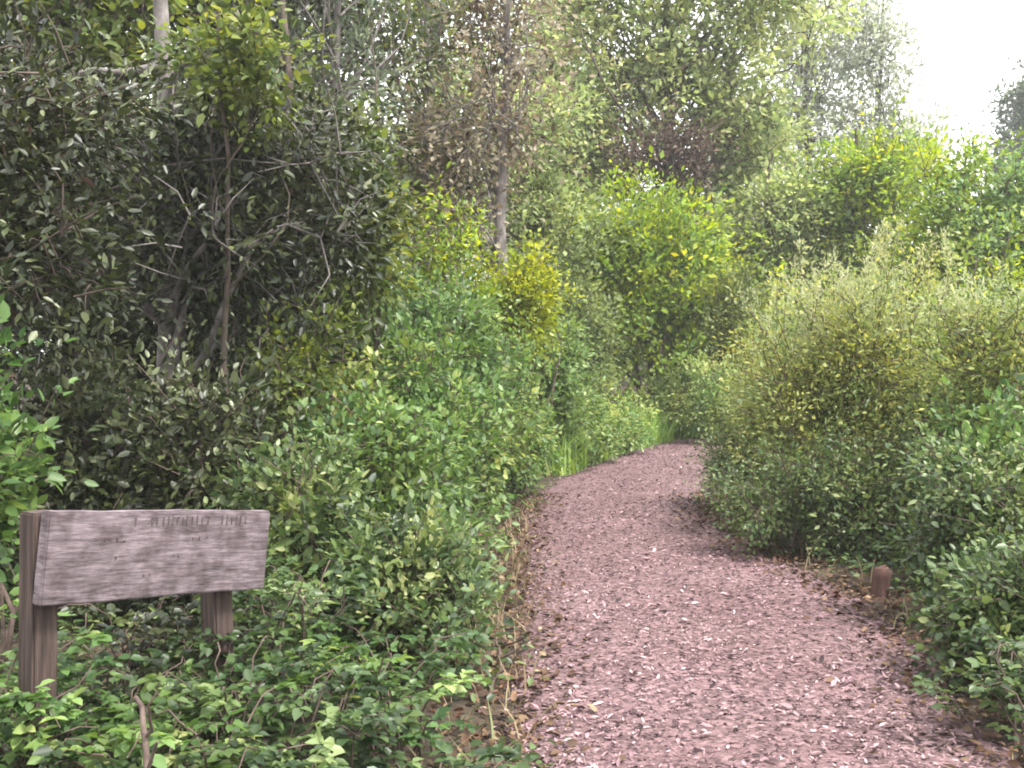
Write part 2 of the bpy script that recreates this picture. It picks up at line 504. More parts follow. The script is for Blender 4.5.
def shrub(label, x, y, h, rx, ry, leaf, clumps=260, per=24, twig=.22, ll=.05, lw=.026, updir=.35, n_lobes=9, cat='shrub', group=None,
          name='shrub', shape='hex', stems=7, z_low=.08, lean=(0, 0), plume=0, bias=.45, lr=.5, vmean=.45, spread=.28, hang=0., wood='twig', top=None, stem_r=.016):
    rng = nextrng(label)
    z0 = hz(x, y) - .04
    root = empty(name, (x, y, z0))
    tag(root, label, cat, group)
    zc = h * (.5 + z_low / 2); rz = h * (.5 - z_low / 2)
    lobes = env_lobes(rng, (lean[0] * .6, lean[1] * .6, zc), (rx, ry, rz), n_lobes, lr)
    lobes[:, 2] = np.maximum(lobes[:, 2], lobes[:, 5] * .55)
    wd = Wood()
    for k in range(stems):
        lb = lobes[k % len(lobes)]
        a = np.array([*(rng.normal(0, .12, 2) * min(rx, 1)), 0.0])
        e = lb[:3] + np.array([0, 0, lb[5] * .6]) + rng.normal(0, .1, 3) * lb[3:]
        wd.tube(curve_pts(rng, a, e, 7, .08), np.linspace(stem_r * (.7 + .6 * rng.random()), .004, 7), 5)
    lf, c, cd, tw, which = foliage(rng, lobes, clumps, per, twig, ll, lw, updir=updir, bias=bias, vmean=vmean, spread=spread, hang=hang)
    lf['pos'][:, 2] = np.maximum(lf['pos'][:, 2], .03 + .05 * rng.random(len(lf['pos'])))
    A = branch_from(lobes, c, which)
    wd.twigs(A, c + cd * tw[:, None], .0035 + h * .0008, rng)
    obj('stem', wd.mesh('stem'), M[wood], root)
    obj('foliage', leaves_mesh('foliage', shape=shape, **lf), M[leaf], root)
    if plume:
        # feathery pale tips on the highest, outermost twigs
        score = (c[:, 2] + cd[:, 2] * .2) / h + rng.normal(0, .09, len(c))
        pick = np.argsort(-score)[:plume]
        cc, dd = c[pick] + cd[pick] * tw[pick][:, None] * .5, nrm(cd[pick] * .6 + np.array([0, 0, .8]))
        K = 46
        idx = np.repeat(np.arange(len(pick)), K)
        t = rng.random(len(idx))
        p = cc[idx] + dd[idx] * (t * .26)[:, None] + rng.normal(0, .022, (len(idx), 3))
        ax = nrm(dd[idx] + rng.normal(0, .7, (len(idx), 3)))
        obj('blossom', leaves_mesh('blossom', p, ax, rng.normal(0, 1, (len(idx), 3)), .04 + .03 * rng.random(len(idx)), .011, np.clip(.5 + rng.normal(0, .25, len(idx)), 0, 1), shape='kite'), M['plume'], root)
    return root

def bramble(label, x, y, h, r, leaf='mid', canes=16, ll=.07, lw=.05, per=16, name='bramble', cat='bramble', group=None):
    """arching canes carrying leaves in threes"""
    rng = nextrng(label)
    z0 = hz(x, y) - .03
    root = empty(name, (x, y, z0)); tag(root, label, cat, group)
    wd = Wood(); P_, A_, V_, S_ = [], [], [], []
    for k in range(canes):
        an = rng.random() * 6.283; reach = r * (.5 + .6 * rng.random()); hh = h * (.65 + .5 * rng.random())
        d = np.array([math.cos(an), math.sin(an), 0])
        t = np.linspace(0, 1, 9)
        b = np.array([rng.normal(0, r * .25), rng.normal(0, r * .25), 0])
        pts = b + d * (reach * t)[:, None] + np.array([0, 0, 1.0]) * (hh * 4 * (t * .62) * (1 - t * .62))[:, None]
        pts += rng.normal(0, .012, pts.shape)
        pts[0] = b
        wd.tube(pts, np.linspace(.005, .002, 9), 4)
        tt_ = np.sort(rng.random(per)) * .85 + .15
        cv = rng.normal(.34, .24)
        for q in tt_:
            p = np.array([np.interp(q, t, pts[:, i]) for i in range(3)])
            sd = nrm(np.cross(d, [0, 0, 1.0])) * (1 if rng.random() < .5 else -1)
            out = nrm(sd * (.5 + .6 * rng.random()) + d * .5 + np.array([0, 0, .35 * rng.random()]) + rng.normal(0, .25, 3))
            pt = p + out * (.03 + .05 * rng.random())
            s = .6 + .65 * rng.random()
            lat = nrm(np.cross(out, [0, 0, 1.0]))
            vv = np.clip(cv + rng.normal(0, .15), 0, 1)
            for a2 in (out, nrm(out * .25 + lat), nrm(out * .25 - lat)):
                P_.append(pt); A_.append(a2 + rng.normal(0, .12, 3) + np.array([0, 0, -.12])); V_.append(np.clip(vv + rng.normal(0, .06), 0, 1)); S_.append(s * (1 if a2 is out else .82))
    P_, A_, V_, S_ = map(np.array, (P_, A_, V_, S_))
    P_[:, 2] = np.maximum(P_[:, 2], .04)
    up = np.array([0, 0, 1.0]) + rng.normal(0, .32, P_.shape)
    obj('stem', wd.mesh('stem'), M['twig'], root)
    obj('foliage', leaves_mesh('foliage', P_, A_, up, ll * S_, lw * S_, V_, fold=.3, droop=.12), M[leaf], root)
    return root

def grass(name, xs, ys, hmin, hmax, mat, width=.006, lean=.35, seed=1, lod=3):
    rng = np.random.default_rng(seed)
    n = len(xs)
    z = height(xs, ys)
    H = hmin + (hmax - hmin) * rng.random(n) ** 1.5
    an = rng.random(n) * 6.283
    d = np.stack([np.cos(an), np.sin(an), np.zeros(n)], 1) * (lean * H * (.3 + rng.random(n)))[:, None]
    sd = np.stack([-np.sin(an), np.cos(an), np.zeros(n)], 1) * (width * (.6 + .8 * rng.random(n)))[:, None]
    base = np.stack([xs, ys, z - .02], 1)
    up = np.array([0, 0, 1.0]) * H[:, None]
    m1 = base + up * .55 + d * .3; tip = base + up * .96 + d
    V = np.stack([base - sd, base + sd, m1 + sd * .8, m1 - sd * .8, tip], 1).reshape(-1, 3)
    b = (np.arange(n) * 5)[:, None]
    return make_mesh(name, V, [b + [[0, 1, 2, 3]], b + [[3, 2, 4]]], attr=np.repeat(np.clip(rng.normal(.5, .22, n), 0, 1), 5))

# ------------------------------------------------------------------ the wooden trail sign
def sign():
    TL = np.array([X(39, 3.54), 3.54, Z(511, 3.54)]); BL = np.array([X(39, 3.54), 3.54, Z(606, 3.54)])
    TR = np.array([X(264, 4.33), 4.33, Z(511, 4.33)]); BR = np.array([X(261, 4.33), 4.33, Z(588, 4.33)])
    ax = nrm(((TR - TL) + (BR - BL)) / 2); L_ = np.linalg.norm(TR - TL)
    upv = nrm((TL - BL) + (TR - BR)); H_ = (np.linalg.norm(TL - BL) + np.linalg.norm(TR - BR)) / 2
    upv = nrm(upv - ax * np.dot(upv, ax))
    nv = nrm(np.cross(ax, upv))                     # out of the front face
    if nv[1] > 0: nv = -nv
    C = (TL + BL + TR + BR) / 4
    base = np.array([C[0], C[1], hz(C[0], C[1])])
    root = empty('trail_sign', tuple(base))
    tag(root, 'low weathered wooden trail sign on two posts among the leafy undergrowth', 'sign')
    T = .05
    import bmesh
    from mathutils import Matrix, Vector
    def frame(o, c):
        o.parent = root
        m = Matrix((( ax[0], -nv[0], upv[0], c[0] - base[0]), (ax[1], -nv[1], upv[1], c[1] - base[1]), (ax[2], -nv[2], upv[2], c[2] - base[2]), (0, 0, 0, 1)))
        o.matrix_local = m
    rng = np.random.default_rng(3)
    bm = bmesh.new()
    bmesh.ops.create_cube(bm, size=1.0)
    for v in bm.verts:
        v.co = Vector((v.co.x * L_, v.co.y * T, v.co.z * H_))
    bmesh.ops.bevel(bm, geom=list(bm.edges), offset=.005, segments=2, affect='EDGES')
    bmesh.ops.subdivide_edges(bm, edges=[e for e in bm.edges if e.calc_length() > .2], cuts=18, use_grid_fill=True)
    for v in bm.verts:                              # slight warp and worn edges
        v.co.z += .0015 * math.sin(v.co.x * 9 + 1) + .0008 * math.sin(v.co.x * 31)
        v.co.y += .003 * math.sin(v.co.x * 5)
    # worn routed strokes: a taller row along the top edge, faint rows beneath
    def stroke(x, z, sx, sz):
        r_ = bmesh.ops.create_cube(bm, size=1.0)
        y_ = -T / 2 + .003 * math.sin(x * 5)
        for f in {f for v in r_['verts'] for f in v.link_faces}: f.material_index = 1
        for v in r_['verts']:
            v.co = Vector((x + v.co.x * sx, y_ + v.co.y * .003, z + v.co.z * sz))
    x_ = -.17 * L_ / .96
    while x_ < .385 * L_:
        if rng.random() > .16:
            stroke(x_, H_ * .5 - .037 + rng.normal(0, .002), .0055, .033 + rng.normal(0, .006))
            if rng.random() > .6: stroke(x_ + .008, H_ * .5 - .037 + rng.choice([-.013, 0, .013]), .012, .005)
        x_ += .017 + .012 * rng.random()
    for row, (a, b) in enumerate([(-.30, .30), (-.36, .2), (-.1, .1)]):
        x_ = a * L_
        while x_ < b * L_:
            if rng.random() > .72:
                stroke(x_, H_ * (.17 - .2 * row) + rng.normal(0, .003), .003 + .007 * rng.random(), .004 + .012 * rng.random())
            x_ += .016 + .016 * rng.random()
    me = bpy.data.meshes.new('board'); bm.to_mesh(me); bm.free()
    m, t = nodes_of('weathered_board')
    Lk = t.links.new
    tc = t.nodes.new('ShaderNodeTexCoord')
    mp = t.nodes.new('ShaderNodeMapping'); mp.inputs['Scale'].default_value = (11, 20, 95)
    nz = t.nodes.new('ShaderNodeTexNoise'); nz.inputs['Scale'].default_value = 1; nz.inputs['Detail'].default_value = 7; nz.inputs['Roughness'].default_value = .7
    nb = t.nodes.new('ShaderNodeTexNoise'); nb.inputs['Scale'].default_value = 16; nb.inputs['Detail'].default_value = 5
    rp = t.nodes.new('ShaderNodeValToRGB'); el = rp.color_ramp.elements
    el[0].position, el[0].color = .3, (.047, .036, .038, 1)
    el[1].position, el[1].color = .72, (.275, .222, .24, 1)
    e = el.new(.5); e.color = (.147, .116, .127, 1)
    r2 = t.nodes.new('ShaderNodeValToRGB')
    r2.color_ramp.elements[0].position = .36; r2.color_ramp.elements[0].color = (.42, .38, .37, 1)
    r2.color_ramp.elements[1].position = .6; r2.color_ramp.elements[1].color = (1, 1, 1, 1)
    mu = t.nodes.new('ShaderNodeMixRGB'); mu.blend_type = 'MULTIPLY'; mu.inputs[0].default_value = .75
    bp = t.nodes.new('ShaderNodeBump'); bp.inputs['Strength'].default_value = .8; bp.inputs['Distance'].default_value = .004
    pr = t.nodes.new('ShaderNodeBsdfPrincipled'); pr.inputs['Roughness'].default_value = .8; pr.inputs['Specular IOR Level'].default_value = .25
    out = t.nodes.new('ShaderNodeOutputMaterial')
    Lk(tc.outputs['Object'], mp.inputs[0]); Lk(mp.outputs[0], nz.inputs['Vector']); Lk(tc.outputs['Object'], nb.inputs['Vector'])
    Lk(nz.outputs['Fac'], rp.inputs[0]); Lk(nb.outputs['Fac'], r2.inputs[0])
    Lk(rp.outputs[0], mu.inputs[1]); Lk(r2.outputs[0], mu.inputs[2]); Lk(mu.outputs[0], pr.inputs['Base Color'])
    Lk(nz.outputs['Fac'], bp.inputs['Height']); Lk(bp.outputs[0], pr.inputs['Normal']); Lk(pr.outputs[0], out.inputs[0])
    o = obj('board', me, m); frame(o, C)
    me.materials.append(noise_mat('routed_groove', (.035, .026, .026), (.10, .08, .08), (60, 60, 60), bump=.2))
    # two square posts behind the board
    yaw = math.atan2(ax[1], ax[0])
    for s_, top_z in ((.035, 1.10), (.845, .99)):
        p = BL + (BR - BL) * s_ if s_ > .1 else TL + (TL - TR) * .0 + ax * .02
        back = np.array([-nv[0], -nv[1]]); back = back / np.linalg.norm(back)
        px_, py_ = p[0] + back[0] * (T / 2 + .051), p[1] + back[1] * (T / 2 + .051)
        g = hz(px_, py_) - .12
        bm = bmesh.new()
        bmesh.ops.create_cube(bm, size=1.0)
        for v in bm.verts:
            v.co = Vector((v.co.x * .09, v.co.y * .09, (v.co.z + .5) * (top_z - g)))
        bmesh.ops.bevel(bm, geom=list(bm.edges), offset=.006, segments=2, affect='EDGES')
        me = bpy.data.meshes.new('post'); bm.to_mesh(me); bm.free()
        q = obj('post', me, M['post'] if 'post' not in [x.name for x in me.materials] else None, root)
        q.location = (px_ - base[0], py_ - base[1], g - base[2]); q.rotation_euler = (0, R(1.2 if s_ < .1 else -1.5), yaw)
sign()

# short stake at the right path edge
def stake():
    d = 7.35
    x, y = X(879, d), d
    rng = nextrng()
    z = hz(x, y) - .12
    n = 7
    pts = np.stack([np.linspace(0, .03, n), np.linspace(0, -.02, n), np.linspace(0, .32, n)], 1)
    V, Fq = tube(pts, np.array([.066, .064, .063, .064, .062, .06, .054]) , 9)
    V += rng.normal(0, .0055, V.shape)
    k = len(V)
    V = np.concatenate([V, pts[-1:] + np.array([[.015, 0, .028]])])
    top = np.array([[k - 9 + i, k - 9 + (i + 1) % 9, k] for i in range(9)])
    o = obj('stake', make_mesh('stake', V, [Fq, top], smooth=False), M['stake'], loc=(x, y, z))
    tag(o, 'short reddish brown wooden stake at the edge of the path below the big olive shrub', 'stake')
stake()

def stick(label, pts, r):
    rng = nextrng(label)
    wd = Wood()
    pts = np.asarray(pts, float)
    o_ = pts[0].copy()
    q = pts - o_
    t = np.linspace(0, len(q) - 1, 14)
    P_ = np.stack([np.interp(t, np.arange(len(q)), q[:, i]) for i in range(3)], 1) + rng.normal(0, .006, (14, 3))
    wd.tube(P_, np.linspace(r, r * .45, 14), 7)
    for k in (5, 8, 10):
        e = P_[k] + np.array([rng.normal(0, .1), rng.normal(0, .1), .1 + .1 * rng.random()])
        wd.tube(curve_pts(rng, P_[k], e, 5), np.linspace(r * .45, r * .15, 5), 5)
    o = obj('fallen_branch', wd.mesh('fallen_branch'), M['twig'], loc=tuple(o_))
    tag(o, label, 'branch')
stick('brown fallen branch leaning among the brambles at the bottom edge below the sign', [(X(170, 2.75), 2.75, hz(X(170, 2.75), 2.75) + .01), (X(150, 2.95), 2.95, .42), (X(135, 3.2), 3.2, .62)], .016)
stick('thin dead stick lying along the left margin of the near path', [(X(485, 5.0), 5.0, hz(X(485, 5.0), 5.0) + .03), (X(500, 5.5), 5.5, .05), (X(497, 6.2), 6.2, .06)], .012)

# ------------------------------------------------------------------ left forest
# trees (x from photo column, y = distance)
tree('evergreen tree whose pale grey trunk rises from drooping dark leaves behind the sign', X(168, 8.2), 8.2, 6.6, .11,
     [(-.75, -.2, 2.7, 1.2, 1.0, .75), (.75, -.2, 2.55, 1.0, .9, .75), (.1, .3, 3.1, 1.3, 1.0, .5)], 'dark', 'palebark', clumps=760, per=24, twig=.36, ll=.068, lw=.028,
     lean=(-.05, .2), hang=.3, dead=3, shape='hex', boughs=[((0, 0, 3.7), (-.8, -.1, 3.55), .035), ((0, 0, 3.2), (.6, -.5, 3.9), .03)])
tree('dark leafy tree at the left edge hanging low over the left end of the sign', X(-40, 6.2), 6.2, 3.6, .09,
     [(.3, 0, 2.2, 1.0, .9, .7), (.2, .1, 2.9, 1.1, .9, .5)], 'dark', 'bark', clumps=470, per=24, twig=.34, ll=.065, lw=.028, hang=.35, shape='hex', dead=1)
tree('bay tree with silvery glossy leaves in drooping sprays, right of the pale grey trunk', X(300, 9.0), 9.0, 5.2, .075,
     [(.0, -.4, 2.6, 1.15, .9, .75), (-.3, .0, 3.4, 1.0, .9, .55)], 'bay', 'bark', clumps=430, per=24, twig=.40, ll=.08, lw=.026, hang=.45, shape='hex', vmean=.78)  # raised leaf tone: whitish highlights painted into the leaf colour
tree('thin sapling with yellow-green leaves, high between the pale grey trunk and the bay tree', X(228, 7.6), 7.6, 4.6, .03,
     [(.0, -.1, 3.5, .42, .4, .55)], 'moss', 'bark', clumps=90, per=20, twig=.26, ll=.07, lw=.04, shape='hex', n_lobes=6, vmean=.5)
tree('thin sapling with moss-green leaves all along its stem, right of the bay tree', X(372, 9.2), 9.2, 4.4, .03,
     [(.0, -.1, 2.9, .38, .35, 1.2)], 'moss', 'bark', clumps=170, per=20, twig=.26, ll=.075, lw=.042, shape='hex', n_lobes=7, vmean=.5)
tree('olive-green tree filling the top left corner with a dark bare bough across it', X(70, 10.5), 10.5, 6.8, .11,
     [(-.3, 0, 4.6, 2.0, 1.4, 1.2), (.3, .2, 6.0, 2.0, 1.5, 1.0)], 'moss', 'bark', clumps=620, per=24, twig=.5, ll=.10, lw=.05, shape='hex', vmean=.5, hang=.2, boughs=[((0, 0, 4.2), (1.5, -.6, 5.2), .05)])
tree('grey-leaved tree with broken gaps of sky, at the top behind the bay tree', X(330, 13.5), 13.5, 7.6, .12,
     [(-.2, 0, 5.0, 1.8, 1.4, 1.2), (.2, .2, 6.8, 1.7, 1.4, 1.0), (-.6, 0, 3.2, 1.6, 1.2, .8)], 'greyg', 'palebark', clumps=300, per=20, twig=.5, ll=.11, lw=.04, vmean=.55, hang=.25, dead=1)
tree('slender pale-barked tree with sparse rusty leaves against bright sky, left of the path bend', X(492, 14.0), 14.0, 7.2, .125,
     [(-.1, 0, 4.7, 1.0, .9, .9), (-.5, 0, 3.6, .9, .8, .7), (.2, 0, 6.0, 1.0, .9, .8)], 'rust', 'palebark', clumps=340, per=18, twig=.5, ll=.085, lw=.045, lean=(.1, 0), hang=.1, limb_r=.3)
tree('mottled olive and brown tree just left of the pale slender tree', X(425, 15.5), 15.5, 7.4, .12,
     [(0, 0, 4.4, 1.1, 1.0, 1.3), (-.3, 0, 6.3, 1.3, 1.1, 1.1)], 'moss', 'palebark', clumps=280, per=20, twig=.5, ll=.10, lw=.05, vmean=.45, dead=2)
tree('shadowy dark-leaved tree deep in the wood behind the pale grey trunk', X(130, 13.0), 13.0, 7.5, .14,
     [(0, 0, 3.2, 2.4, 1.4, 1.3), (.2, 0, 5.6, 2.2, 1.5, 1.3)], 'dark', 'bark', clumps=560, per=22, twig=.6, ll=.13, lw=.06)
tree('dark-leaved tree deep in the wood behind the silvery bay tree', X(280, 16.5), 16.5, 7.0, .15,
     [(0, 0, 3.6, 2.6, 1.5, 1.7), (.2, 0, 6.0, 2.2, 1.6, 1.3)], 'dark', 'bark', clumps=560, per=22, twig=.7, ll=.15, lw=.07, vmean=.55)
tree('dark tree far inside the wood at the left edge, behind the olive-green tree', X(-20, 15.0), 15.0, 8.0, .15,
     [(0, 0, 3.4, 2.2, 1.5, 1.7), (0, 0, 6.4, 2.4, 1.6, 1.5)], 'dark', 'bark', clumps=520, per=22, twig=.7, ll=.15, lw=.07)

# understorey on the left, back to front
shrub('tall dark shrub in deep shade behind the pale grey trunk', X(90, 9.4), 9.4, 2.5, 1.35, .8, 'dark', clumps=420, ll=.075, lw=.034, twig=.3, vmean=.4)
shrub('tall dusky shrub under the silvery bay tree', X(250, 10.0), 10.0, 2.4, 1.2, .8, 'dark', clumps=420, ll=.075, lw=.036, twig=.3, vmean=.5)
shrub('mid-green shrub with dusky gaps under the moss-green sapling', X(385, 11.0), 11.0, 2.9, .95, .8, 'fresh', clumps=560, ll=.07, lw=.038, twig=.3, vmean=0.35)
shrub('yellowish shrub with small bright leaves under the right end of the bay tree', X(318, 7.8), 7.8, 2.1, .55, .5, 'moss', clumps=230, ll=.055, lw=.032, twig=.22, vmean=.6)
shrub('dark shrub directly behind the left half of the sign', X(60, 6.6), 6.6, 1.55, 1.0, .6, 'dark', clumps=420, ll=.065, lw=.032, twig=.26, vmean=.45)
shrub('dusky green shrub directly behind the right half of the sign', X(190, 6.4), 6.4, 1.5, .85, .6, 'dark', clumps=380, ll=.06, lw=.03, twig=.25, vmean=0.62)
shrub('bright leafy sprig bush reaching in from the left edge above the sign', X(-25, 5.0), 5.0, 1.65, .26, .3, 'fresh', clumps=75, ll=.07, lw=.04, twig=.22, vmean=.35)
shrub('blue-green bush with soft leaves just right of the sign', X(300, 5.9), 5.9, 1.15, .62, .5, 'mid', clumps=330, ll=.055, lw=.03, twig=.22, vmean=0.55)
shrub('broad green bush between the soft blue-green bush and the path', X(385, 6.9), 6.9, 1.35, .62, .6, 'fresh', clumps=380, ll=.055, lw=.028, twig=.22, vmean=0.42)
shrub('fresh green bush leaning over the left edge of the path', X(440, 8.6), 8.6, 1.7, .52, .8, 'fresh', clumps=430, ll=.055, lw=.028, twig=.24, vmean=0.5)
shrub('tall fresh green bush below the golden sprays', X(455, 11.6), 11.6, 2.7, .72, .8, 'fresh', clumps=560, ll=.06, lw=.03, twig=.28, vmean=0.55)
shrub('bush of golden yellow sprays above the fresh green bushes, left of the path bend', X(505, 13.4), 13.4, 3.0, .70, .5, 'gold', clumps=260, per=24, ll=.06, lw=.035, twig=.3, z_low=.42, vmean=.42)
shrub('low green bush where the path starts to bend, its left margin', X(520, 12.6), 12.6, 1.35, .55, .9, 'fresh', clumps=330, ll=.055, lw=.028, twig=.22, vmean=0.5)
shrub('low green bush further along the left margin at the outside of the bend', X(575, 16.8), 16.8, 1.1, .95, .7, 'fresh', clumps=330, ll=.065, lw=.03, twig=.22, vmean=0.55)
shrub('tall grey-green shrub rising behind the golden sprays', X(450, 17.5), 17.5, 3.2, 1.6, 1.0, 'greyg', clumps=420, ll=.085, lw=.045, twig=.4, shape='kite', vmean=.4)

shrub('yellow-green bush standing behind the tall fresh green bush, its top among the trees', X(440, 13.0), 13.0, 3.4, .8, .6, 'yellow', clumps=330, ll=.065, lw=.036, twig=.32, vmean=.34)
shrub('soft green bush between the golden sprays and the dull green bush', X(545, 15.5), 15.5, 2.2, .75, .6, 'fresh', clumps=330, ll=.065, lw=.034, twig=.28, vmean=.55)
# brambles round the sign and along the near left margin
shrub('pale green bush close to the path on the near left margin', X(418, 5.4), 5.4, .72, .32, .4, 'mid', clumps=190, ll=.045, lw=.026, twig=.18, vmean=0.5)
BR = [
    (95, 3.05, .34, .42, 'mid', 'leafy bramble in front of the gap between the two sign posts'),
    (10, 2.95, .30, .36, 'mid', 'bramble at the lower left corner in front of the left sign post'),
    (205, 3.25, .36, .42, 'mid', 'bramble spreading in front of the right sign post'),
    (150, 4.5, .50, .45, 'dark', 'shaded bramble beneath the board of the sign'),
    (300, 3.7, .42, .45, 'mid', 'broad bramble a step right of the right sign post'),
    (295, 4.7, .62, .45, 'mid', 'upright bramble behind the broad one, right of the sign board'),
    (385, 4.3, .46, .42, 'fresh', 'fresh green bramble between the sign and the path, nearer clump'),
    (395, 5.5, .60, .42, 'mid', 'taller bramble between the sign and the path, farther clump'),
    (330, 2.95, .26, .36, 'fresh', 'low fresh bramble at the bottom edge, midway between sign and path'),
    (110, 2.7, .22, .30, 'fresh', 'low fresh bramble at the bottom edge below the sign'),
    (1035, 4.55, .40, .36, 'mid', 'bramble at the lower right corner on the right margin of the path'),
    (440, 3.5, .22, .30, 'mid', 'sparse low bramble at the near corner of the path'),
    (40, 3.9, .42, .40, 'mid', 'bramble growing close behind the left sign post'),
    (235, 3.9, .44, .34, 'mid', 'bramble wrapped about the foot of the right sign post'),
    (160, 3.6, .40, .40, 'fresh', 'light bramble under the middle of the sign board'),
    (-15, 3.5, .55, .40, 'fresh', 'light bramble at the left edge beside the left sign post'),
    (50, 2.6, .24, .30, 'mid', 'bramble at the foot of the left sign post, nearest the camera'),
]
for px, d, h, r, lf, lab in BR:
    bramble(lab, X(px, d), d, h, r, lf, canes=24, per=15, ll=.052, lw=.036, group='brambles along the trail')

# ------------------------------------------------------------------ right side
shrub('big olive shrub with pale feathery seed plumes on top, right of the path', X(856, 9.9), 9.9, 2.7, 1.0, .95, 'olive', clumps=950, per=28, ll=.046, lw=.021, twig=.30, updir=.7, plume=120, stems=14, shape='kite', vmean=.64, wood='twig', n_lobes=13)
shrub('rounded olive shrub with yellowish top at the inside of the path bend', X(772, 11.2), 11.2, 2.15, .62, .85, 'olive', clumps=460, per=26, ll=.046, lw=.021, twig=.28, updir=.7, plume=14, stems=10, shape='kite', vmean=.66)
shrub('low leafy green shrub at the foot of the big olive shrub, along the path', X(800, 9.1), 9.1, .95, .62, .55, 'mid', clumps=300, per=24, ll=.04, lw=.02, twig=.2, updir=.4, shape='kite', vmean=0.62)
shrub('low green shrub at the inside of the bend where the path disappears', X(741, 11.7), 11.7, 1.0, .38, .7, 'mid', clumps=240, per=22, ll=.045, lw=.022, twig=.2, shape='kite', vmean=0.65)
shrub('yellow-green shrub with pale plumes at the right edge', X(985, 8.6), 8.6, 2.15, .62, .7, 'olive', clumps=430, per=24, ll=.046, lw=.022, twig=.28, updir=.6, plume=26, shape='kite', vmean=.62)
shrub('tall light shrub behind the plumed shrubs near the right edge', X(975, 11.8), 11.8, 2.8, .95, .7, 'yellow', clumps=330, per=22, ll=.055, lw=.03, twig=.32, shape='kite', vmean=.4)
shrub('dark glossy bush at the right edge beside the near path', X(1012, 6.4), 6.4, 1.15, .52, .55, 'mid', clumps=400, ll=0.042, lw=0.025, twig=.2, vmean=0.52)
shrub('low dull green bush at the lower right corner', X(1020, 5.3), 5.3, .62, .44, .5, 'mid', clumps=330, ll=0.042, lw=0.025, twig=.18, vmean=0.4)
shrub('bright green leafy bush behind the dark glossy one', X(1005, 7.6), 7.6, 1.35, .42, .5, 'fresh', clumps=260, ll=.06, lw=.034, twig=.2, vmean=.25)
shrub('small dusky bush between the stake and the dark glossy bush', X(948, 7.5), 7.5, .6, .28, .3, 'mid', clumps=150, ll=.045, lw=.026, twig=.16, vmean=.3)

shrub('grey-green thicket filling the space behind the big olive shrub', X(880, 12.6), 12.6, 2.2, 1.3, .8, 'greyg', clumps=420, per=24, ll=.06, lw=.03, twig=.3, shape='kite', vmean=0.55)
shrub('green undergrowth bush under the big olive shrub', X(875, 8.9), 8.9, 1.05, .6, .5, 'mid', clumps=300, per=24, ll=.045, lw=.024, twig=.2, shape='kite', vmean=.62)
shrub('dense green bush hidden in shade between the olive and yellow-green shrubs', X(945, 9.4), 9.4, 1.5, .6, .6, 'mid', clumps=320, per=24, ll=.05, lw=.028, twig=.24, shape='kite', vmean=.45)
shrub('low light bush on the far side of the bend beneath the golden-tipped olive bush', X(725, 20.6), 20.6, 1.5, .8, .6, 'fresh', clumps=240, per=22, ll=.075, lw=.038, twig=.3, shape='kite', vmean=0.85)
shrub('low bright green leafy bush in the grass outside the bend, nearer the golden sprays', X(612, 18.6), 18.6, .95, .55, .45, 'fresh', clumps=170, per=22, ll=.07, lw=.04, twig=.24, vmean=0.85)
shrub('low bright green leafy bush in the grass where the path goes out of sight', X(682, 22.0), 22.0, 1.25, .7, .45, 'fresh', clumps=190, per=22, ll=.075, lw=.042, twig=.26, vmean=0.9)
# beyond the bend
shrub('big yellow-green bush standing behind the path bend', X(655, 23.5), 23.5, 6.0, 2.9, 1.7, 'yellow', clumps=1300, per=26, ll=.13, lw=.07, twig=.55, shape='kite', stems=12, vmean=.42, n_lobes=14, stem_r=.05)
shrub('dull green bush left of the yellow-green bush beyond the bend', X(570, 21.5), 21.5, 3.6, 1.15, 1.1, 'light', clumps=520, per=22, ll=.10, lw=.05, twig=.45, shape='kite', vmean=0.38)
shrub('olive bush with golden tips between the yellow-green bush and the plumed shrub', X(745, 21.8), 21.8, 3.2, .9, .9, 'moss', clumps=360, per=22, ll=.09, lw=.045, twig=.42, shape='kite', vmean=.6)

tree('light green tree with a dark dead lower bough, centre top behind the bend', X(668, 29), 29, 13.0, .26,
     [(-1.4, 0, 8.6, 2.4, 1.8, 2.2), (1.0, 0, 9.2, 2.3, 1.8, 2.2), (0, 0, 11.6, 3.4, 2.0, 2.2), (-2.5, 0, 11.5, 2.0, 1.6, 2.2), (-2.3, 0, 6.6, 1.6, 1.3, 1.8), (2.6, 0, 10.8, 1.9, 1.6, 2.2), (2.2, 0, 7.6, 1.7, 1.4, 1.6)], 'light', 'bark', clumps=1150, per=24, twig=.75, ll=.18, lw=.10, vmean=.72)
tree('brown half-dead tree with bare twigs in front of the light green tree', X(685, 26.5), 26.5, 7.2, .20,
     [(-.5, 0, 6.3, 1.4, 1.0, .8)], 'deadfol', 'bark', clumps=170, per=16, twig=.7, ll=.13, lw=.06, lean=(-.4, 0), limb_r=.5)
tree('soft green rounded tree between the light green tree and the plumed shrub', X(762, 27.0), 27.0, 6.6, .18,
     [(0, 0, 4.7, 2.4, 1.5, 2.2), (.9, 0, 3.3, 2.0, 1.3, 1.6)], 'light', 'bark', clumps=700, per=22, twig=.6, ll=.14, lw=.07, vmean=.45)
tree('loose light green tree filling the gap right of the dead brown tree', X(735, 31.0), 31.0, 9.0, .18,
     [(0, 0, 6.2, 2.0, 1.5, 1.9), (.3, 0, 7.6, 1.6, 1.3, 1.3), (-.4, 0, 4.2, 2.0, 1.4, 1.5)], 'light', 'bark', clumps=620, per=22, twig=.7, ll=.16, lw=.085, vmean=.62)
